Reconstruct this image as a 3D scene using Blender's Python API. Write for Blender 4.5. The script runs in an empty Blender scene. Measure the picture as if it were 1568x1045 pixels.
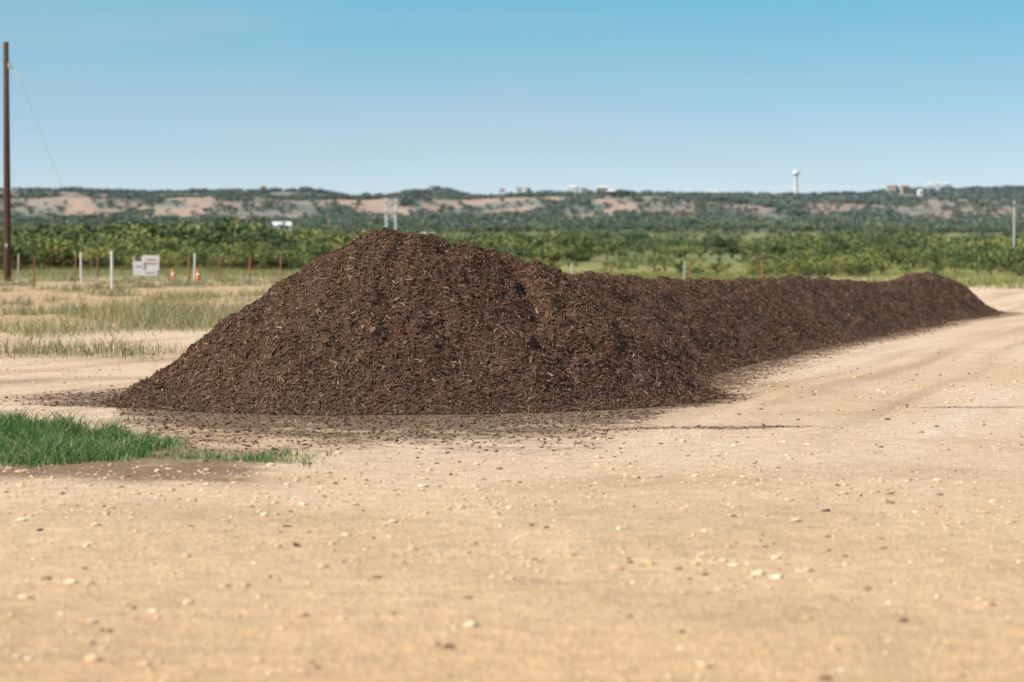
import bpy, math, numpy as np
from mathutils import Vector
rng=np.random.default_rng(7)
F=3702.0; CH=1.7; HV=398.0
scene=bpy.context.scene
# ---------------------------------------------------------------- helpers
_tabs={}
def vnoise(x,y,seed=0):
    if seed not in _tabs: _tabs[seed]=np.random.default_rng(100+seed).random((256,256))
    T=_tabs[seed]; x=np.asarray(x,float); y=np.asarray(y,float)
    xi=np.floor(x).astype(int); yi=np.floor(y).astype(int); fx=x-xi; fy=y-yi
    fx=fx*fx*(3-2*fx); fy=fy*fy*(3-2*fy)
    a=T[xi&255,yi&255];b=T[(xi+1)&255,yi&255];c=T[xi&255,(yi+1)&255];d=T[(xi+1)&255,(yi+1)&255]
    return (a*(1-fx)+b*fx)*(1-fy)+(c*(1-fx)+d*fx)*fy
def fbm(x,y,seed=0,o=4):
    s=0;a=1;t=0
    x0=np.asarray(x,float); y0=np.asarray(y,float)
    x=x0*.87+y0*.49; y=y0*.87-x0*.49
    for i in range(o):
        s=s+a*vnoise(x*2**i+i*17.3,y*2**i+i*9.1,seed+i); t+=a; a*=.5
    return s/t-.5
def ss(a,b,x):
    t=np.clip((np.asarray(x,float)-a)/(b-a),0,1); return t*t*(3-2*t)
def mesh_np(name,V,Fc,mat=None,smooth=False):
    me=bpy.data.meshes.new(name); V=np.asarray(V,np.float32); Fc=np.asarray(Fc,np.int32)
    n,k=Fc.shape
    me.vertices.add(len(V)); me.vertices.foreach_set('co',V.ravel())
    me.loops.add(n*k); me.loops.foreach_set('vertex_index',Fc.ravel())
    me.polygons.add(n); me.polygons.foreach_set('loop_start',np.arange(n,dtype=np.int32)*k)
    me.update(calc_edges=True)
    me.polygons.foreach_set('use_smooth',np.full(n,smooth))
    me.validate()
    if mat: me.materials.append(mat)
    return me
def add(name,me,parent=None):
    o=bpy.data.objects.new(name,me); scene.collection.objects.link(o)
    if parent: o.parent=parent
    return o
def empty(name,loc=(0,0,0),rz=0):
    o=bpy.data.objects.new(name,None); o.location=loc; o.rotation_euler=(0,0,rz)
    scene.collection.objects.link(o); return o
def grid_faces(nr,nc):
    i=np.arange(nr-1)[:,None]*nc+np.arange(nc-1)[None,:]
    i=i.ravel(); return np.stack([i,i+1,i+nc+1,i+nc],1)
class N:
    def __init__(s,name):
        s.m=bpy.data.materials.new(name); s.m.use_nodes=True; s.t=s.m.node_tree
        s.b=s.t.nodes['Principled BSDF']; s.b.inputs['Specular IOR Level'].default_value=.2
    def n(s,typ,**kw):
        o=s.t.nodes.new(typ)
        for k,v in kw.items():
            if k.startswith('_'): setattr(o,k[1:],v)
            else: s.set(o,k,v)
        return o
    def set(s,o,k,v):
        inp=o.inputs[int(k[1:])] if k[0]=='i' and k[1:].isdigit() else o.inputs[k.replace('__',' ')]
        if isinstance(v,bpy.types.NodeSocket): s.t.links.new(v,inp)
        else: inp.default_value=v
    def noise(s,vec,scale,detail=4,rough=.6):
        return s.n('ShaderNodeTexNoise',Vector=vec,Scale=scale,Detail=detail,Roughness=rough).outputs['Fac']
    def ramp(s,fac,stops):
        r=s.t.nodes.new('ShaderNodeValToRGB'); e=r.color_ramp.elements
        while len(e)<len(stops): e.new(.5)
        for q,(p,c) in zip(e,stops):
            q.position=p; q.color=(c,c,c,1) if not hasattr(c,'__len__') else (*c,1)
        s.t.links.new(fac,r.inputs[0]); return r.outputs[0]
    def mix(s,f,a,b,mode='MIX'):
        o=s.t.nodes.new('ShaderNodeMix'); o.data_type='RGBA'; o.blend_type=mode
        for i,v in ((0,f),(6,a),(7,b)):
            if isinstance(v,bpy.types.NodeSocket): s.t.links.new(v,o.inputs[i])
            else: o.inputs[i].default_value=v if i==0 else (*v,1)
        return o.outputs[2]
    def math(s,op,a,b=0.,c=0.):
        o=s.t.nodes.new('ShaderNodeMath'); o.operation=op
        for i,v in enumerate((a,b,c)):
            if isinstance(v,bpy.types.NodeSocket): s.t.links.new(v,o.inputs[i])
            else: o.inputs[i].default_value=v
        return o.outputs[0]
    def out(s,col,rough=.9,bump=None,bs=.5,bd=.02):
        s.set(s.b,'Base__Color',col if isinstance(col,bpy.types.NodeSocket) else (*col,1)); s.set(s.b,'Roughness',rough)
        if bump is not None:
            b=s.n('ShaderNodeBump',Strength=bs,Distance=bd,Height=bump); s.t.links.new(b.outputs[0],s.b.inputs['Normal'])
        return s.m
def simple(name,col,rough=.7,var=.25,scale=6):
    m=N(name); p=m.n('ShaderNodeTexCoord').outputs['Object']
    f=m.noise(p,scale)
    c=m.mix(f,tuple(x*(1-var) for x in col),tuple(min(1,x*(1+var)) for x in col))
    return m.out(c,rough)

# ---------------------------------------------------------------- terrain
RU=[-900,0,100,200,300,380,430,510,545,570,640,668,682,705,730,800,900,950,1050,1200,1300,1400,1450,1500,1568,2500]
RV=[294,291,292,290,293,291,292,289,297,299,297,290,285,290,296,294,292,291,293,292,290,286,285,285,283,288]
def terrain(x,y):
    x=np.asarray(x,float); y=np.asarray(y,float)
    yy=np.maximum(y,1)
    z=.62*ss(50,122,y)*ss(-.02,.09,-x/yy)*(1-ss(220,420,y))
    z=z+.035*fbm(x/2.3,y/2.3,3)*ss(3,8,yy)*(1-ss(60,100,y))
    t=np.clip((y-260)/1240,0,1); z=z+21*t**1.25+5*fbm(x/160,y/160,5)*ss(.1,.6,t)
    ridge=1.7+(HV-9-np.interp(x*F/2700+784,RU,RV))*2700/F
    t2=np.clip((y-1400)/1300,0,1)
    t2=np.clip(t2+.6*fbm(x/190+4,y/300,9,5)*np.sin(np.pi*t2),0,1)
    prof=.55*ss(.0,.42,t2)+.45*ss(.5,1,t2)
    z=z+(ridge-21)*prof - np.maximum(0,y-2750)*.03
    return z
def tz(x,y): return float(terrain(np.array([x]),np.array([y]))[0])

# ---------------------------------------------------------------- compost pile shape
crest=np.array([(-2.15,29.5,1.80),(-1.64,29.25,2.03),(-0.95,29.4,1.93),(-0.45,29.8,1.90),(-.2,30.0,1.90),(.0,30.6,1.54),(.3,33,1.5),(0.75,36,1.47),
 (2.4,42,1.36),(4.2,48.2,1.33),(7.4,58,1.24),(9.6,64.5,1.06),(10.4,67,.98),(11.4,70.2,1.20),(12.8,74.5,1.27),(13.8,77,1.12),(14.5,78.6,.60)])
SL=.80
seg=np.r_[0,np.cumsum(np.hypot(np.diff(crest[:,0]),np.diff(crest[:,1])))]
sv=np.r_[np.linspace(0,6,50),np.linspace(6.3,seg[-1],150)]
CS=np.stack([np.interp(sv,seg,crest[:,i]) for i in range(3)],1)
CS[:,2]+=.16*fbm(sv/1.7,sv*0,12)*ss(3,6,sv)
def pile_raw(x,y):
    x=np.asarray(x,float).ravel(); y=np.asarray(y,float).ravel(); out=np.full(x.shape,-99.)
    r=.4
    for cx,cy,H in CS:
        d=np.sqrt((x-cx)**2+(y-cy)**2+r*r)-r
        out=np.maximum(out,H-SL*d)
    return out
def pile_h(x,y,fine=True):
    x=np.asarray(x,float).ravel(); y=np.asarray(y,float).ravel()
    wx=x+.5*fbm(x/1.1,y/1.1,21,3); wy=y+.5*fbm(x/1.1+9,y/1.1,25,3)
    raw=pile_raw(wx,wy)
    k=.10
    h=np.where(raw>2,raw,k*np.log1p(np.exp(np.clip(raw/k,-40,40))))
    amp=ss(.02,.4,h)
    lump=fbm(x/.38,y/.38,30,3)
    h=h+amp*(.21*lump+.12*fbm(x/.15,y/.15,34,3)+.03*np.abs(fbm(x/.3,y/.3,37,2)))
    for hx,hy,hr,hd in ((.42,28.22,.13,.42),(.72,28.3,.11,.36),(.60,29.1,.12,.16),(-2.55,28.4,.22,.10),(-.35,28.6,.3,.10),(2.3,33.9,.25,.14),(3.0,35.7,.2,.14),(4.1,39,.25,.14),(1.5,32,.2,.14),(5.2,43.5,.25,.14),(-3.2,29,.15,.1),
        (.02,29.75,.20,.30),(.14,29.45,.18,.26),(.24,29.1,.17,.24),(.33,28.75,.16,.24),(.75,28.9,.12,.12),(1.0,28.6,.12,.12)):
        h=h-hd*np.exp(-((x-hx)**2+(y-hy)**2)/hr**2)
    if fine: h=h+amp*.05*fbm(x/.05,y/.05,40,2)
    return h-.035
ys=[];yc=24.2
while yc<84: ys.append(yc); yc+=.028 if yc<33 else .028+.05*min(1,(yc-33)/20)
ys=np.array(ys); cxs=np.interp(ys,[24,30,33,36,48.2,58,67,76,84,88],[-1.6,-1.3,-.2,.75,4.2,7.4,10.4,13.3,16.2,17.5])
hw=np.interp(ys,[24,32,36,88],[4.6,4.6,3.2,3.6])
NC=310; tt=np.linspace(-1,1,NC)
X=cxs[:,None]+tt[None,:]*hw[:,None]; Y=np.repeat(ys[:,None],NC,1)
H=pile_h(X,Y); H=H+rng.normal(0,.005,H.shape)
Z=H+terrain(X.ravel(),Y.ravel())
mm=N('mulch_compost'); geo=mm.n('ShaderNodeNewGeometry'); P=geo.outputs['Position']
n1=mm.noise(P,34,5,.75); n2=mm.noise(P,1.1,3); n3=mm.noise(P,7,4)
mp=mm.n('ShaderNodeMapping',Vector=P); mp.inputs['Rotation'].default_value=(.6,.4,.8); mp.inputs['Scale'].default_value=(1,.25,1)
n4=mm.noise(mp.outputs[0],80,3,.7)
base=mm.ramp(n1,[(.3,(.035,.018,.011)),(.5,(.115,.062,.038)),(.68,(.22,.127,.078)),(.8,(.33,.205,.13))])
base=mm.mix(mm.ramp(n2,[(.4,0.),(.65,.4)]),base,(.18,.115,.079))
base=mm.mix(mm.ramp(n4,[(.6,0.),(.72,.45)]),base,(.31,.19,.115))
hh=mm.math('ADD',mm.math('MULTIPLY',n1,.7),mm.math('MULTIPLY',n3,.6))
mulch_mat=mm.out(base,.95,hh,.9,.05)
pile_me=mesh_np('compost_windrow',np.stack([X.ravel(),Y.ravel(),Z],1),grid_faces(len(ys),NC),mulch_mat,True)
pile=add('mulch_windrow',pile_me)

# ------------------------------------------------ chips (one mesh)
BV=np.array([(-1,-1,-1),(1,-.6,-1),(1,.6,-1),(-1,1,-1),(-.9,-.8,1),(.9,-.5,1),(.9,.5,1),(-.9,.8,1)])*.5
BF=np.array([(0,3,2,1),(4,5,6,7),(0,1,5,4),(1,2,6,5),(2,3,7,6),(3,0,4,7)])
def boxes(pos,ax,ay,az,L,W,T):
    n=len(pos)
    V=pos[:,None,:]+BV[None,:,0,None]*(ax*L[:,None])[:,None,:]+BV[None,:,1,None]*(ay*W[:,None])[:,None,:]+BV[None,:,2,None]*(az*T[:,None])[:,None,:]
    Fc=(np.arange(n)[:,None,None]*8+BF[None]).reshape(-1,4)
    return V.reshape(-1,3),Fc
def nrm(v): return v/np.maximum(np.linalg.norm(v,axis=1,keepdims=True),1e-9)
def frames(nv,tilt):
    n=len(nv); nv=nrm(nv+rng.normal(0,tilt,(n,3)))
    r=rng.normal(0,1,(n,3)); a=nrm(np.cross(nv,r)); b=np.cross(nv,a); return a,b,nv
def chips_on_pile(n,y0,y1,Lr):
    y=y0+(y1-y0)*rng.random(n); cx=np.interp(y,ys,cxs); w=np.interp(y,ys,hw)
    x=cx+w*(rng.random(n)*2-1)
    h=pile_h(x,y); k=h>.0; x=x[k];y=y[k];h=h[k]; e=.05
    hx=(pile_h(x+e,y,False)-pile_h(x-e,y,False))/(2*e); hy=(pile_h(x,y+e,False)-pile_h(x,y-e,False))/(2*e)
    nv=nrm(np.stack([-hx,-hy,np.ones_like(hx)],1))
    keep=(nv[:,1]<.25)|(rng.random(len(x))<.25)
    x=x[keep];y=y[keep];h=h[keep];nv=nv[keep]; m=len(x)
    a,b,c=frames(nv,.36)
    L=Lr[0]+(Lr[1]-Lr[0])*rng.random(m)**3; W=L*(.14+.30*rng.random(m)); W=np.clip(W,.005,.022)
    T=.004+.005*rng.random(m)
    p=np.stack([x,y,h+terrain(x,y)],1)+nv*(.003+.013*rng.random(m))[:,None]
    return boxes(p,a,b,c,L,W,T)
V1,F1=chips_on_pile(175000,25,34,(.015,.10)); V2,F2=chips_on_pile(90000,34,50,(.018,.11)); V3,F3=chips_on_pile(40000,50,82,(.035,.13))
V=np.concatenate([V1,V2,V3]); Fc=np.concatenate([F1,F2+len(V1),F3+len(V1)+len(V2)])
cm=N('wood_chips'); ri=cm.n('ShaderNodeNewGeometry').outputs['Random Per Island']
chip_mat=cm.out(cm.ramp(ri,[(0,(.055,.029,.018)),(.35,(.118,.064,.039)),(.80,(.20,.116,.071)),(.96,(.28,.175,.11)),(1,(.44,.31,.20))]),.85)
add('wood_chips',mesh_np('wood_chips',V,Fc,chip_mat),pile)

# ---------------------------------------------------------------- ground
rows=list(np.arange(-30,5,1.))+list(np.arange(5,42,.075))
y=42.
while y<7000: rows.append(y); y*=1.0105
rows=np.array(rows); s=np.linspace(-1,1,620); s=.55*s+.45*s**3
GX=(22+.52*np.maximum(rows,0))[:,None]*s[None,:]*1.0; GY=np.repeat(rows[:,None],620,1)
gx=GX.ravel(); gy=GY.ravel(); gz=terrain(gx,gy)
def mulchmask(x,y):
    e=-pile_raw(x,y)/SL
    w=.7+6.9*ss(28.5,26,y)*ss(-4.8,-3.0,x)*(1-ss(.4,2.2,x))+1.6*ss(-4,-5,x)*ss(27,29,y)*(1-ss(31,33,y))+.7*ss(29,33,y)*ss(.5,1.5,x)
    m=np.clip(1-e/w,0,1)
    st=np.exp(-((y-24.25-.08*x+.45*fbm(x/.8,y*0,50))/.33)**2)*ss(-1.2,-.2,x)*(1-ss(2.6,3.6,x))*.68
    st2=np.exp(-((y-21.9)/.22)**2)*ss(-.6,0,x)*(1-ss(.7,1.2,x))*.5
    st3=np.exp(-((y-27.3-.1*x)/.35)**2)*ss(4.2,5,x)*(1-ss(6.5,8,x))*.42
    return np.maximum.reduce([m,st,st2,st3])
near=(gy>15)&(gy<100)
mk=np.zeros(len(gx)); mk[near]=mulchmask(gx[near],gy[near])
def lerp(a,b,t): return a*(1-t[:,None])+np.array(b)[None,:]*t[:,None]
C=np.tile(np.array([.84,.625,.42]),(len(gx),1))
C=lerp(C,[.83,.535,.28],(1-ss(8,22,gy))*.95)
C=lerp(C,[.64,.41,.22],np.clip(.4+3.2*fbm(gx/3.0,gy/4.5,60),0,1)*.35)
trk=(gx-.30*gy)+.5*fbm(gx/9,gy/9,63)
C=lerp(C,[.88,.72,.54],np.clip(3.*fbm(trk/.7,gy/22,64),0,1)*.8*ss(18,28,gy))
C=lerp(C,[.54,.37,.23],np.clip(4.*fbm(trk/.5,gy/18,68)-.10,0,1)*.75*ss(20,30,gy))
C=lerp(C,[.60,.40,.23],np.clip(4*fbm(gx/1.6,gy/1.3,66)-.15,0,1)*.5*(1-ss(40,60,gy)))
lr=ss(-.5,.5,-(gx-np.interp(gy,ys,cxs)))
gfac=lr*ss(54,62,gy+12*fbm(gx/5,gy/12,70))
C=lerp(C,[.60,.39,.22],gfac*.75)
cl0=fbm(gx/2.5,gy/6,74)+.5*fbm(gx/.6,gy/.9,76)
C=lerp(C,[.21,.20,.075],gfac*ss(.06,.2,cl0+.09*ss(90,140,gy))*.8)
b=lr*ss(-3.5,-5.5,gx)*np.clip(np.exp(-((gy-40+ .5*gx)/2.5)**2)+np.exp(-((gy-33.5)/1.2)**2),0,1)*np.clip(.5+3*fbm(gx/1.5,gy/2,77),0,1)
C=lerp(C,[.30,.21,.11],b*.8)
green=ss(128,165,gy+30*fbm(gx/20,gy/30,80)-20*(gx>0))
C=lerp(C,[.25,.27,.08],green)
C=lerp(C,[.40,.36,.13],green*np.clip(.5+3*fbm(gx/30,gy/60,84),0,1)*.7)
C=lerp(C,[.66,.56,.40],np.exp(-((gy-205-10*fbm(gx/20,gy/20,85))/14)**2)*ss(22,32,gx)*(1-ss(37,44,gx))*.9)
C=lerp(C,[.70,.56,.39],np.exp(-((gy-140)/12)**2)*ss(-29,-25,gx)*(1-ss(-15,-12,gx))*.95)
far=ss(300,560,gy)
C=lerp(C,[.19,.22,.09],far)
C=lerp(C,[.30,.30,.14],far*np.clip(.5+4*fbm(gx/90,gy/160,88),0,1)*(1-ss(1000,1500,gy))*.8)
hill=ss(1250,1550,gy); C=lerp(C,[.15,.19,.17],hill)
def bluffmask(x,y,z):
    u=x/np.maximum(y,1)*F+784
    band=ss(24,30,z)*(1-ss(60,72,z))
    loc=np.maximum.reduce([ss(60,120,u)*(1-ss(310,360,u)),ss(470,520,u)*(1-ss(950,1000,u)),.55+0*u])
    n=np.clip(.58+7.5*fbm(x/32,y/70+z/7,90),0,1)
    return band*loc*n*ss(1420,1560,y)
bm=bluffmask(gx,gy,gz)
C=lerp(C,[.48,.35,.275],np.clip(bm*1.2,0,1))
C=lerp(C,[.32,.32,.255],hill*(1-bm)*np.clip(5*fbm(gx/40,gy/90,94)-.2,0,1)*.75)
so=ss(-4.8,-3.9,gx)*(1-ss(-2.4,-1.7,gx))*np.exp(-((gy-19.5+.25*(gx+3))/.8)**2)
C=lerp(C,[.27,.17,.10],np.clip(so*1.5+1.6*fbm(gx/.4,gy/.4,97)*(so>.1),0,1)*.9)
def ghigh(x): return 20.9+np.clip(-1.9-x,0,3.6)*1.22
gp=ss(-1.6,-2.2,gx)*ss(19.9,20.4,gy)*ss(.3,-.4,gy-ghigh(gx))
C=lerp(C,[.26,.20,.10],gp*.8)
Vg=np.stack([gx,gy,gz],1)
g=N('ground_caliche'); P=g.n('ShaderNodeNewGeometry').outputs['Position']
col=g.n('ShaderNodeAttribute',_attribute_name='Col').outputs['Color']
mkn=g.n('ShaderNodeAttribute',_attribute_name='mulch').outputs['Fac']
a=g.noise(P,26,5,.7); b2=g.noise(P,4.5,4,.65)
col=g.mix(1.,col,g.ramp(a,[(.28,.72),(.5,1.),(.72,1.2)]),'MULTIPLY')
col=g.mix(1.,col,g.ramp(b2,[(.3,.82),(.7,1.12)]),'MULTIPLY')
vo=g.n('ShaderNodeTexVoronoi',Vector=P,Scale=14.,Randomness=1.)
st=g.ramp(vo.outputs['Distance'],[(.18,1.),(.32,0.)])
sel=g.ramp(vo.outputs['Color'],[(.5,0.),(.56,.4)])
yy=g.n('ShaderNodeSeparateXYZ',Vector=P).outputs[1]
lim=g.n('ShaderNodeMapRange',Value=yy,i1=30.,i2=70.,i3=1.,i4=0.).outputs[0]
pm_=g.math('MULTIPLY',g.math('MULTIPLY',st,sel),lim)
col=g.mix(pm_,col,(.86,.70,.50))
mn=g.noise(P,9,6,.75); mn2=g.noise(P,1.6,3)
v=g.math('ADD',mkn,g.math('MULTIPLY',g.math('SUBTRACT',mn,.5),1.9)); v=g.math('ADD',v,g.math('MULTIPLY',g.math('SUBTRACT',mn2,.5),1.3))
v=g.math('MULTIPLY',v,g.n('ShaderNodeMapRange',Value=mkn,i1=.02,i2=.2,i3=0.,i4=1.).outputs[0])
mf=g.ramp(v,[(.36,0.),(.72,.9)])
mcol=g.ramp(a,[(.3,(.07,.040,.024)),(.5,(.16,.098,.062)),(.70,(.38,.265,.18))])
col=g.mix(mf,col,mcol)
h=g.math('ADD',g.math('ADD',g.math('MULTIPLY',a,1.),g.math('MULTIPLY',b2,1.5)),g.math('MULTIPLY',pm_,.6))
gm=g.out(col,.95,h,.8,.035)
gme=mesh_np('ground',Vg,grid_faces(len(rows),620),gm,True)
ca=gme.color_attributes.new('Col','FLOAT_COLOR','POINT'); ca.data.foreach_set('color',np.c_[C,np.ones(len(C))].astype(np.float32).ravel())
ma=gme.attributes.new('mulch','FLOAT','POINT'); ma.data.foreach_set('value',mk.astype(np.float32))
add('ground',gme)

# ------------------------------------------------ gravel stones
t_=(1+5**.5)/2
IV=np.array([(-1,t_,0),(1,t_,0),(-1,-t_,0),(1,-t_,0),(0,-1,t_),(0,1,t_),(0,-1,-t_),(0,1,-t_),(t_,0,-1),(t_,0,1),(-t_,0,-1),(-t_,0,1)])/1.9
IF=np.array([(0,11,5),(0,5,1),(0,1,7),(0,7,10),(0,10,11),(1,5,9),(5,11,4),(11,10,2),(10,7,6),(7,1,8),(3,9,4),(3,4,2),(3,2,6),(3,6,8),(3,8,9),(4,9,5),(2,4,11),(6,2,10),(8,6,7),(9,8,1)])
def pebbles(x,y,r,flat=.6):
    n=len(x); V=IV[None]*(1+rng.normal(0,.16,(n,12,1)))*np.stack([r*(.8+.6*rng.random(n)),r*(.8+.6*rng.random(n)),r*flat],1)[:,None,:]
    th=rng.random(n)*6.28; c,s_=np.cos(th)[:,None],np.sin(th)[:,None]
    V=np.stack([V[...,0]*c-V[...,1]*s_,V[...,0]*s_+V[...,1]*c,V[...,2]],2)
    V+=np.stack([x,y,terrain(x,y)+r*flat*.25],1)[:,None,:]
    return V.reshape(-1,3),(np.arange(n)[:,None,None]*12+IF[None]).reshape(-1,3)
n=60000; y=5+40*rng.random(n)**1.1; x=(rng.random(n)*2-1)*(1.5+.26*y)
dens=.15+.5*ss(-.05,.22,fbm(x/1.2,y/1.6,101))+.85*np.exp(-((y-18.3)/1.3)**2)*ss(3,-1,x)
k=(rng.random(n)<dens)&(pile_raw(x,y)<-.3)&(mulchmask(x,y)<.5); x=x[k];y=y[k]
r=np.clip(.0046*np.exp(rng.normal(0,.66,len(x))+.35),.003,.034)
Vp,Fp=pebbles(x,y,r)
gs=N('limestone_gravel'); ri=gs.n('ShaderNodeNewGeometry').outputs['Random Per Island']
gsm=gs.out(gs.ramp(ri,[(0,(.56,.37,.20)),(.5,(.74,.54,.33)),(.9,(.80,.64,.44)),(1,(.84,.73,.56))]),.9)
add('gravel',mesh_np('gravel',Vp,Fp,gsm))
n=90000; y=14+50*rng.random(n)**1.4; x=np.interp(y,ys,cxs)+(rng.random(n)*2-1)*7
pm=mulchmask(x,y)
k=(rng.random(n)<np.clip(pm*1.8-.5,0,1)+.004)&(pile_raw(x,y)<.05); x=x[k];y=y[k]
m=len(x); a_,b_,c_=frames(np.tile([0,0,1.],(m,1)),.3)
L=.012+.05*rng.random(m)**2.5; W=np.clip(L*(.2+.5*rng.random(m)),.005,.025)
Vc,Fcc=boxes(np.stack([x,y,terrain(x,y)+.005],1),a_,b_,c_,L,W,.005+.008*rng.random(m))
add('mulch_debris',mesh_np('mulch_debris',Vc,Fcc,chip_mat))
n=560; y=8+30*rng.random(n); x=(rng.random(n)*2-1)*(1+.23*y); k=pile_raw(x,y)<-.5
dk=N('dark_clods'); dkm=dk.out(dk.ramp(dk.n('ShaderNodeNewGeometry').outputs['Random Per Island'],[(0,(.12,.07,.04)),(1,(.40,.25,.15))]),.95)
Vd,Fd=pebbles(x[k],y[k],.006+.022*rng.random(k.sum())**2.5,.55)
add('soil_clods',mesh_np('soil_clods',Vd,Fd,dkm))

# ---------------------------------------------------------------- grass
def blades(x,y,h,w,lean=.45):
    n=len(x); th=rng.random(n)*6.283; dx,dy=np.cos(th),np.sin(th); ln=lean*h*(.3+rng.random(n)); la=rng.random(n)*6.283
    lx,ly=np.cos(la)*ln,np.sin(la)*ln; z=terrain(x,y)-.01
    def pt(px,py,pz): return np.stack([px,py,pz],1)
    A=pt(x-dx*w/2,y-dy*w/2,z);B=pt(x+dx*w/2,y+dy*w/2,z)
    Cc=pt(x+lx*.35+dx*w*.35,y+ly*.35+dy*w*.35,z+h*.6);D=pt(x+lx*.35-dx*w*.35,y+ly*.35-dy*w*.35,z+h*.6)
    E=pt(x+lx+dx*w*.06,y+ly+dy*w*.06,z+h);G=pt(x+lx-dx*w*.06,y+ly-dy*w*.06,z+h)
    V=np.stack([A,B,Cc,D,E,G],1).reshape(-1,3); i=np.arange(n)[:,None]*6
    Fq=np.concatenate([i+np.array([[0,1,2,3]]),i+np.array([[3,2,4,5]])],0); return V,Fq
def gmat(name,stops):
    m=N(name); ri=m.n('ShaderNodeNewGeometry').outputs['Random Per Island']; c=m.ramp(ri,stops)
    m.out(c,.6)
    tr=m.n('ShaderNodeBsdfTranslucent',Color=c); mx=m.n('ShaderNodeMixShader',Fac=.3)
    o=m.t.nodes['Material Output']
    m.t.links.new(m.b.outputs[0],mx.inputs[1]); m.t.links.new(tr.outputs[0],mx.inputs[2]); m.t.links.new(mx.outputs[0],o.inputs[0]); return m.m
gg=gmat('green_grass_blades',[(0,(.06,.14,.04)),(.45,(.12,.25,.075)),(.75,(.21,.36,.12)),(1,(.52,.46,.25))])
dg=gmat('dry_grass_blades',[(0,(.19,.22,.08)),(.45,(.32,.33,.14)),(.8,(.52,.46,.25)),(1,(.66,.57,.36))])
n=120000; x=-7.5+6.2*rng.random(n); y=19.4+7.6*rng.random(n)
tuft=fbm(x/.30,y/.45,114)
dn=ss(-1.5,-2.1,x)*ss(19.9,20.6,y+2.0*fbm(x/.55,y/.8,110))*ss(.25,-.5,y-ghigh(x)+1.6*fbm(x/.5,y/.5,112))*(.55+.45*ss(-2.5,-4,x))*ss(-.13,.05,tuft+.10*ss(-3,-4.5,x))
k=rng.random(n)<dn; x=x[k];y=y[k];tuft=tuft[k]
hh_=(.035+.10*rng.random(len(x))**1.3)*(.7+.7*ss(-2.4,-4.6,x))*(.75+3.0*np.clip(tuft,-.1,.3))
Vb,Fb=blades(x,y,hh_,.007+.006*rng.random(len(x)),.85)
add('green_grass',mesh_np('green_grass',Vb,Fb,gg))
n=220000; y=36+170*rng.random(n)**1.1; x=-(rng.random(n))*.30*y+4*rng.random(n)-2
lft=x<np.interp(y,ys,cxs)-2.8
cl=fbm(x/2.5,y/6,74)+.5*fbm(x/.6,y/.9,76)
dn=ss(54,62,y+12*fbm(x/5,y/12,70))*ss(.07,.2,cl+.09*ss(90,140,y))+.7*ss(-5.5,-6.5,x)*np.exp(-((y-40+.5*x)/1.8)**2)*ss(0,.1,cl)
dn=np.maximum(dn,.97*np.exp(-(((x+.137*y)/(.042*y))**2+((y-68)/10)**2)**2)*ss(-.22,-.02,cl))
dn=np.maximum(dn,.9*np.exp(-(((x+.20*y)/(.03*y))**2+((y-57)/4)**2))*ss(-.12,.06,cl))
dn=dn*(1-.95*np.exp(-((y-140)/12)**2)*ss(-29,-25,x)*(1-ss(-15,-12,x)))
k=lft&(rng.random(n)<dn); x=x[k];y=y[k]
bg_=np.exp(-(((x+.137*y)/(.042*y))**2+((y-68)/10)**2))
Vb,Fb=blades(x,y,(.10+.28*rng.random(len(x))**1.6)*(1+.7*bg_),.010+.00018*y,.8)
add('dry_grass',mesh_np('dry_grass',Vb,Fb,dg))
n=60000; y=135+150*rng.random(n); x=(rng.random(n)*2-1)*.26*y
k=(rng.random(n)<ss(-.1,.1,fbm(x/6,y/20,120)))&~((np.abs(y-205)<16)&(x>23)&(x<43))&~((y<155)&(x<-12)&(x>-29)); x=x[k];y=y[k]
mg=gmat('meadow_grass_blades',[(0,(.14,.18,.055)),(.5,(.29,.31,.10)),(1,(.48,.43,.19))])
Vb,Fb=blades(x,y,.2+.35*rng.random(len(x)),.05+0*x,.5)
add('meadow_grass',mesh_np('meadow_grass',Vb,Fb,mg))

# ---------------------------------------------------------------- shrubs / trees
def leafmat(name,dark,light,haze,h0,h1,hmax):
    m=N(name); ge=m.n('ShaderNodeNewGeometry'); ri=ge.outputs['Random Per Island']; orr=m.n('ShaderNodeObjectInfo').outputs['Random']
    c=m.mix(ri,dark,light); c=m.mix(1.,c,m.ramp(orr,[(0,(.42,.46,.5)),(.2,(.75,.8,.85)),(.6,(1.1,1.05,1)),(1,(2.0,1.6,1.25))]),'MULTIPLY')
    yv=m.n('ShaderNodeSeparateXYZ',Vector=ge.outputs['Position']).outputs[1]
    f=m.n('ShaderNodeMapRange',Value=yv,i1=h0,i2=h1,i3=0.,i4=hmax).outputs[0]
    c=m.mix(f,c,haze); return m.out(c,.9)  # aerial haze painted into the leaf colour, bluer with distance along y
lm=leafmat('mesquite_leaves_hazed',(.085,.12,.04),(.22,.265,.10),(.19,.255,.285),300.,2300.,.78)
bark=simple('bark',(.11,.09,.07),.9)
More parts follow.
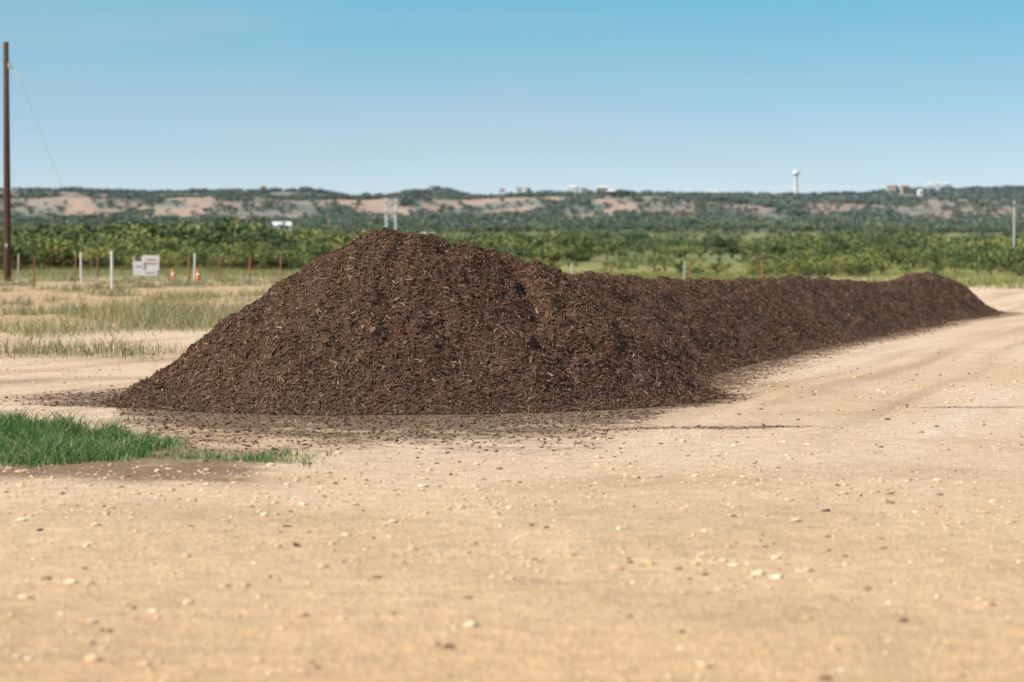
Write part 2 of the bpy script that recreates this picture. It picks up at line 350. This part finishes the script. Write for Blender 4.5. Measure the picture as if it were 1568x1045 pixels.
def crown(nleaf,seed,wide,ls):
    r=np.random.default_rng(seed); nb=r.integers(6,10)
    cen=np.stack([r.normal(0,.26*wide,nb),r.normal(0,.26*wide,nb),.42+.33*r.random(nb)],1); cen[0]=(0,0,.6)
    rad=.13+.14*r.random(nb)
    bi=r.integers(0,nb,nleaf); d=nrm(r.normal(0,1,(nleaf,3))); rr=rad[bi]*(.55+.5*r.random(nleaf))
    p=cen[bi]+d*rr[:,None]*np.array([1.2*wide**.5,1.2*wide**.5,.9]); p[:,2]=np.clip(p[:,2],.03,1.05)
    nn=nrm(d*.7+r.normal(0,.6,(nleaf,3))+np.array([0,0,.3])); t=nrm(np.cross(nn,r.normal(0,1,(nleaf,3)))); b=np.cross(nn,t)
    s1=ls*(.6+.8*r.random(nleaf))[:,None]; s2=s1*(.5+.4*r.random(nleaf))[:,None]
    V=np.stack([p-t*s1,p-b*s2,p+t*s1,p+b*s2],1).reshape(-1,3)
    Fq=np.arange(nleaf*4).reshape(-1,4)
    SV=[];SF=[];base=len(V)
    for j in range(min(nb,6)):
        a=np.array([.02*r.normal(),.02*r.normal(),-.05]); e=cen[j]
        for q,(pt,w) in enumerate(((a,.035),(a*.5+e*.5+r.normal(0,.03,3),.022),(e,.008))):
            for k_ in range(4): SV.append(pt+w*np.array([math.cos(k_*1.57),math.sin(k_*1.57),0]))
        o=base+j*12
        for q in range(2):
            for k_ in range(4): SF.append((o+q*4+k_,o+q*4+(k_+1)%4,o+q*4+4+(k_+1)%4,o+q*4+4+k_))
    V=np.concatenate([V,np.array(SV)]); Fq=np.concatenate([Fq,np.array(SF)])
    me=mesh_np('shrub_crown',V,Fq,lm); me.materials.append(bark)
    me.polygons.foreach_set('material_index',np.r_[np.zeros(nleaf,int),np.ones(len(SF),int)].astype(np.int32)); return me
def instancer(name,me,x,y,size):
    n=len(x); z=terrain(x,y)-.03*size; th=rng.random(n)*6.283; hs=size/2
    cs=[]
    for k_ in range(4):
        a=th+k_*math.pi/2; r_=hs*math.sqrt(2); cs.append(np.stack([x+np.cos(a)*r_,y+np.sin(a)*r_,z],1))
    V=np.stack(cs,1).reshape(-1,3); o=add(name,mesh_np(name,V,np.arange(n*4).reshape(-1,4)))
    o.instance_type='FACES'; o.use_instance_faces_scale=True; o.show_instancer_for_render=False; o.show_instancer_for_viewport=False
    c=add('shrub_crown',me,o); return o
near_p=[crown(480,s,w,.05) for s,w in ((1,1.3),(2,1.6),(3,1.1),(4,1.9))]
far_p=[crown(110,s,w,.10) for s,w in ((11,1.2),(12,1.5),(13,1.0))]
HS=((311,900),(430,900),(655,900))
n=20000; u=rng.random(n); y=235*np.exp(u*np.log(1500/235)); x=(rng.random(n)*2-1)*.29*y
left=ss(.0,-.07,x/y)
cl=fbm(x/(12+.03*y),y/(25+.12*y),130)+.8*fbm(x/7,y/30,132)
k=rng.random(n)<np.clip(ss(.0,.2,cl+.14*left),0,1)*(.45+.4*left)+.05
for hu,hd in HS: k&=~((np.abs(x/y-(hu-784)/F)<.0085)&(y>600)&(y<906))
x=x[k];y=y[k];left=left[k];cl=cl[k]
sz=(.9+2.9*rng.random(len(x))**2.4)*(.70+.55*ss(240,500,y))*(1+.3*left)*(.75+1.8*np.clip(cl,0,.4))
gid=rng.integers(0,4,len(x))
for i in range(4):
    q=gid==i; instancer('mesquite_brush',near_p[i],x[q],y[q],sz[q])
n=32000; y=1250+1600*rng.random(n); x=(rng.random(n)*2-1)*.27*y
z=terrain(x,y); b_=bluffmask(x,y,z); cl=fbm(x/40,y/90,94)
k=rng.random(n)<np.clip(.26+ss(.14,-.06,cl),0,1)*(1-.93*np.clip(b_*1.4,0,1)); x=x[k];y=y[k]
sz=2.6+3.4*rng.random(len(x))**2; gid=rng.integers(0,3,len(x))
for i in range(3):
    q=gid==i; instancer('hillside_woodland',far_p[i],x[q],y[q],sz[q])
T=[(965,620,6),(982,640,5.5),(1005,660,4.6),(760,600,3.8),(865,560,3.6),(1385,520,4.6),(1365,530,3.8),(1560,250,3.6),(1575,262,4.4),(700,540,3.6),(60,330,4),(120,350,4.5),(20,300,4.2),(365,420,4.0),(245,450,5),(520,520,5.),(1180,560,3.8),(1330,600,4.2),(395,380,3.2)]
x=np.array([(t[0]-784)*t[1]/F for t in T]); y=np.array([t[1] for t in T],float); sz=np.array([t[2] for t in T])
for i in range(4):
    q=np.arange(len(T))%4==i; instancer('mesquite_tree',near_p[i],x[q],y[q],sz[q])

# ---------------------------------------------------------------- built things
def boxm(name,cx,cy,cz,sx,sy,sz_,mat,parent,rot=None):
    V=np.array([(a,b,c) for c in(-.5,.5) for b in(-.5,.5) for a in(-.5,.5)])*np.array([sx,sy,sz_])
    Fq=np.array([(0,2,3,1),(4,5,7,6),(0,1,5,4),(1,3,7,5),(3,2,6,7),(2,0,4,6)])
    me=mesh_np(name,V,Fq,mat); o=add(name,me,parent); o.location=(cx,cy,cz)
    if rot: o.rotation_euler=rot
    return o
def tube(name,pts,rads,mat,parent,seg=12):
    V=[];Fq=[]
    for p,r in zip(pts,rads):
        for k_ in range(seg): V.append((p[0]+r*math.cos(k_*2*math.pi/seg),p[1]+r*math.sin(k_*2*math.pi/seg),p[2]))
    for i in range(len(pts)-1):
        for k_ in range(seg): Fq.append((i*seg+k_,i*seg+(k_+1)%seg,(i+1)*seg+(k_+1)%seg,(i+1)*seg+k_))
    me=bpy.data.meshes.new(name); Fq.append(tuple(range((len(pts)-1)*seg,len(pts)*seg))); me.from_pydata(V,[],Fq); me.materials.append(mat)
    for p in me.polygons[:-1]: p.use_smooth=True
    return add(name,me,parent)
def wire(name,pts,r,mat,parent):
    cu=bpy.data.curves.new(name,'CURVE'); cu.dimensions='3D'; cu.bevel_depth=r; s_=cu.splines.new('POLY'); s_.points.add(len(pts)-1)
    for i,p in enumerate(pts): s_.points[i].co=(*p,1)
    cu.materials.append(mat); return add(name,cu,parent)
wood=simple('creosote_wood',(.10,.058,.042),.85,.4,3); steel=simple('galvanised_steel',(.5,.5,.49),.5,.1)
white=simple('white_paint',(.78,.77,.74),.6,.05); glass=simple('dark_window',(.05,.06,.07),.2,.1); red=simple('red_paint',(.55,.10,.07),.6,.1)
orange=simple('orange_plastic',(.75,.20,.06),.5,.1); rust=simple('rusty_steel',(.34,.15,.09),.8,.3); grey=simple('grey_roof',(.38,.37,.36),.7,.15); tan=simple('tan_wall',(.5,.42,.33),.8,.1)
d=120.; px=(12-784)*d/F; pz=tz(px,d); p=empty('utility_pole',(px,d,pz)); top=1.7+(398-66)*d/F-pz
tube('pole_shaft',[(0,0,-.5),(0,0,top*.5),(0,0,top)],[.19,.165,.13],wood,p,16)
boxm('top_bracket',-.2,-.0,top-.18,.6,.08,.1,steel,p)
tube('pin_insulator',[(-.45,0,top-.13),(-.45,0,top-.02),(-.45,0,top+.08),(-.45,0,top+.14)],[.05,.09,.07,.03],white,p)
boxm('conductor_clamp',.16,0,top-1.15,.14,.2,.25,steel,p)
wire('guy_strain_insulator',[(.2,0,top-1.15),(.72,0,top-1.85)],.035,white,p)
wire('guy_wire',[(.72,0,top-1.85),(4.3,1.0,0)],.008,steel,p)
wire('overhead_line',[(-.45+ -s_*6,-s_*2,top+.1-2.2*(s_/8)*(1-s_/16)) for s_ in range(0,17)],.014,steel,p)
boxm('pole_tag',-.02,-.185,1.8,.12,.01,.18,steel,p)
def tpost(u,vt,d,mat,name,w=.05):
    x=(u-784)*d/F; z=tz(x,d); h=max(.5,1.7+(398-vt)*d/F-z); e=empty(name,(x,d,z)); e.rotation_euler=(rng.normal(0,.02),rng.normal(0,.025),0)
    tube('post_shaft',[(0,0,-.3),(0,0,h*.97),(0,0,h)],[w/2,w/2,w*.35],mat,e,8)
    boxm('post_flange',0,-w*.55,h*.5,w*.25,w*.4,h*.9,mat,e)
L_=[(28,388,108,steel,.06),(52,392,100,rust,.06),(115,390,104,rust,.06),(125,387,112,white,.09),(172,385,98,white,.11),(290,392,112,rust,.07),(298,388,125,white,.09),(337,398,130,rust,.06),(383,394,122,rust,.08),(150,405,130,rust,.05),(215,407,135,rust,.05)]
for u_,vt,d_,m_,w_ in L_: tpost(u_,vt,d_,m_,'fence_post',w_)
for u_,vt,d_,m_,w_ in ((876,403,150,steel,.13),(1047,400,165,steel,.1),(1056,402,166,rust,.1),(1168,397,170,rust,.14),(936,406,180,rust,.08),(1283,405,190,rust,.07)): tpost(u_,vt,d_,m_,'fence_post',w_)
fe=empty('wire_fence',(0,0,0))
pts=[( (u_-784)*d_/F,d_) for u_,d_ in ((-120,132),(28,131),(150,130),(215,135),(337,130),(383,128),(430,127))]
for hgt in (.35,.7,1.05):
    wire('strand',[(a,b,tz(a,b)+hgt) for a,b in pts],.006,rust,fe)
for i,(a,b) in enumerate(pts): tube('t_post',[(a,b,tz(a,b)-.2),(a,b,tz(a,b)+1.25)],[.03,.025],rust,fe,6)
for u_,d_ in ((265,125.),(303,122.)):
    x=(u_-784)*d_/F; c=empty('traffic_cone',(x,d_,tz(x,d_))); c.scale=(.75,.75,.8)
    boxm('cone_base',0,0,.03,.4,.4,.06,orange,c)
    tube('cone_body',[(0,0,.06),(0,0,.38)],[.16,.105],orange,c); tube('cone_stripe',[(0,0,.38),(0,0,.50)],[.107,.085],white,c); tube('cone_tip',[(0,0,.50),(0,0,.8)],[.083,.03],orange,c)
def house(name,u,d,w,dep,h,wall,roof,rz=0,gable=.35,nw=3,raise_=0.):
    x=(u-784)*d/F; z=tz(x,d)+raise_; e=empty(name,(x,d,z),rz)
    boxm('walls',0,0,h/2-3.5,w,dep,h+7,wall,e)
    rh=gable*dep*.5; ov=.4
    V=[(-w/2-ov,-dep/2-ov,h),(w/2+ov,-dep/2-ov,h),(w/2+ov,dep/2+ov,h),(-w/2-ov,dep/2+ov,h),(-w/2-ov,0,h+rh),(w/2+ov,0,h+rh)]
    me=bpy.data.meshes.new('roof'); me.from_pydata(V,[],[(0,1,5,4),(2,3,4,5),(0,4,3),(1,2,5),(0,3,2,1)]); me.materials.append(roof); add('roof',me,e).location=(0,0,.01)
    for i in range(nw):
        xx=-w/2+w*(i+.5)/nw
        if i==nw//2: boxm('door',xx,-dep/2-.02,1.05,1.,.06,2.1,glass,e)
        else: boxm('window_%d'%i,xx,-dep/2-.02,h*.55,w/nw*.45,.06,h*.35,glass,e)
    return e
def pad(u,vt,d,h):   # height of the house pad above the slope
    x=(u-784)*d/F; return (1.7+(398-vt)*d/F)-h-tz(x,d)
e=house('white_farmhouse',432,900,6.5,6,2.6,white,white,.1,.5,3,pad(432,346,900,2.6))
boxm('porch_wing',-1.2,-1.5,-.6,9.5,6.4,2.2,white,e); boxm('porch_opening',-1.5,-4.72,-.2,5,.05,.9,glass,e)
house('white_barn',311,900,7.5,6,2.2,white,white,.35,.7,3,pad(311,352,900,2.2))
house('white_outbuilding',655,900,4.,4,1.6,white,white,0,.3,1,pad(655,359,900,1.6))
for u_,d_,w_,h_,wl,rf,rs in ((769,2560,6,3,white,grey,7),(795,2570,6,4,white,grey,7),(808,2560,4,4,tan,grey,7),(878,2550,9,4,white,white,7),(893,2600,7,3,white,grey,5),(922,2620,12,4,tan,white,4),(905,2250,10,3,white,tan,4),(937,2230,10,3.5,white,white,4),(1092,2250,7,4,white,white,5),(1100,2330,8,4,tan,grey,5),(1366,2600,10,3.5,tan,rust,3.6),(1385,2580,8,3,tan,rust,3.6),(1423,2600,6,3.5,white,white,3.6),(1435,2590,5,4.5,white,white,3.6),(1448,2600,6,3.5,white,white,3.6),(1408,2480,4,4,white,white,3.6),(404,2560,6,3,tan,tan,5)):
    house('hillside_house',u_,d_,w_,8,h_,wl,rf,rng.normal(0,.3),.4,3,rs)
d=128.; x=(224-784)*d/F; z=tz(x,d); e=empty('white_site_sign',(x,d,z),.08)
boxm('main_board',.26,0,.92,.86,.06,.80,white,e); boxm('side_board',-.40,-.06,.62,.58,.06,.76,white,e)
boxm('lower_board',.22,-.08,.36,.74,.05,.30,white,e)
for nm,xx,yy_,zz,ww,h_ in (('red_lettering',.28,-.035,1.08,.55,.05),('red_lettering_2',.25,-.035,.88,.62,.06),('red_lettering_3',-.38,-.095,.72,.40,.04),('red_lettering_4',.22,-.11,.38,.5,.04)): boxm(nm,xx,yy_,zz,ww,.012,h_,red,e)
for i,xx in enumerate((-.62,-.18,.62)): tube('post_%d'%i,[(xx,.06,-.3),(xx,.06,1.25)],[.035,.035],steel,e,8)
d=900.; x=(599-784)*d/F; z=tz(x,d); e=empty('h_frame_power_pole',(x,d,z)); top=1.7+(398-304)*d/F-z
for xx in(-1.7,1.7): tube('leg',[(xx,0,-1),(xx,0,top)],[.46,.38],steel,e,10)
for zz in(top-1.2,top-5): boxm('crossarm',0,-.5,zz,5.2,.25,.45,steel,e)
for xx in(-2.3,0,2.3): tube('insulator',[(xx,-.5,top-2.6),(xx,-.5,top-1.4)],[.1,.14],white,e,8)
d=300.; x=(1552-784)*d/F; z=tz(x,d); e=empty('metal_service_pole',(x,d,z)); top=1.7+(398-307)*d/F-z
tube('mast',[(0,0,-.5),(0,0,top)],[.12,.07],steel,e,10); boxm('crossbar',0,-.12,top-.5,.7,.06,.08,steel,e); boxm('meter_box',0,-.2,1.5,.4,.2,.6,steel,e)
d=2650.; x=(1218-784)*d/F; z=tz(x,d); e=empty('water_tower',(x,d,z)); top=1.7+(398-261)*d/F-z
tube('column',[(0,0,-2),(0,0,3),(0,0,top-8),(0,0,top-5)],[3.2,2.1,1.8,2.2],white,e,20)
pr=[(math.sin(t)*3.9,-math.cos(t)*3.5) for t in np.linspace(.25,math.pi-.02,14)]
tube('tank',[(0,0,top-3.5+b) for a,b in pr],[a for a,b in pr],white,e,24)
tube('access_hatch',[(0,0,top-.1),(0,0,top+.6)],[.5,.5],grey,e)
boxm('tank_band',0,0,top-3.5,7.9,.2,.25,grey,e)

# ---------------------------------------------------------------- light
S=Vector((-.70,-.36,.82)).normalized()
sun=bpy.data.lights.new('sun','SUN'); sun.energy=5.0; sun.angle=math.radians(.5); sun.color=(1,.94,.84)
so_=bpy.data.objects.new('sun',sun); so_.rotation_euler=S.to_track_quat('Z','Y').to_euler(); scene.collection.objects.link(so_)
w=bpy.data.worlds.new('World'); scene.world=w; w.use_nodes=True; t=w.node_tree; bg=t.nodes['Background']
sky=t.nodes.new('ShaderNodeTexSky'); sky.sky_type='NISHITA'; sky.sun_disc=False; sky.sun_elevation=math.asin(S.z); sky.sun_rotation=math.atan2(S.x,S.y)
sky.air_density=1.; sky.dust_density=.3; sky.ozone_density=2.5; sky.altitude=600
tc=t.nodes.new('ShaderNodeTexCoord'); mpn=t.nodes.new('ShaderNodeMapping'); mpn.inputs['Location'].default_value=(0,0,.06); mpn.inputs['Scale'].default_value=(1,1,2.2)
t.links.new(tc.outputs['Generated'],mpn.inputs[0]); t.links.new(mpn.outputs[0],sky.inputs[0])
sp=t.nodes.new('ShaderNodeSeparateXYZ'); t.links.new(tc.outputs['Generated'],sp.inputs[0])
rp=t.nodes.new('ShaderNodeValToRGB'); e=rp.color_ramp.elements; e.new(.5);e.new(.6)
for q,(p_,c) in zip(e,((0.0,(.74,.54,.44)),(.05,(.70,.63,.51)),(.11,(.46,.76,.60)),(.25,(.52,.52,.47)))): q.position=p_; q.color=(*c,1)
t.links.new(sp.outputs[2],rp.inputs[0])
vm=t.nodes.new('ShaderNodeVectorMath'); vm.operation='MULTIPLY'; t.links.new(sky.outputs[0],vm.inputs[0]); t.links.new(rp.outputs[0],vm.inputs[1])
v2=t.nodes.new('ShaderNodeVectorMath'); v2.operation='MULTIPLY'; v2.inputs[1].default_value=(2,2,2); t.links.new(vm.outputs[0],v2.inputs[0])
cn=t.nodes.new('ShaderNodeTexNoise'); cn.inputs['Scale'].default_value=3.2; cn.inputs['Detail'].default_value=5; cn.inputs['Roughness'].default_value=.55
m2=t.nodes.new('ShaderNodeMapping'); m2.inputs['Scale'].default_value=(1,1,9); m2.inputs['Rotation'].default_value=(0,.06,0); t.links.new(tc.outputs['Generated'],m2.inputs[0]); t.links.new(m2.outputs[0],cn.inputs[0])
cr=t.nodes.new('ShaderNodeMapRange'); cr.inputs[1].default_value=.50; cr.inputs[2].default_value=.75; cr.inputs[4].default_value=.35; t.links.new(cn.outputs['Fac'],cr.inputs[0])
mx=t.nodes.new('ShaderNodeMix'); mx.data_type='RGBA'; mx.inputs[7].default_value=(3.9,4.5,5.2,1); t.links.new(cr.outputs[0],mx.inputs[0]); t.links.new(v2.outputs[0],mx.inputs[6])
t.links.new(mx.outputs[2],bg.inputs[0]); bg.inputs[1].default_value=.135
# camera
cam=bpy.data.cameras.new('camera'); cam.lens=85; cam.sensor_width=36; cam.clip_end=20000; cam.clip_start=.1
cam.dof.use_dof=True; cam.dof.focus_distance=28.0; cam.dof.aperture_fstop=2.0
co=bpy.data.objects.new('camera',cam); co.location=(0,0,CH); co.rotation_euler=(math.radians(90)-math.atan(124.5/F),0,0); scene.collection.objects.link(co); scene.camera=co
scene.view_settings.view_transform='Standard'; scene.view_settings.look='None'; scene.view_settings.exposure=0
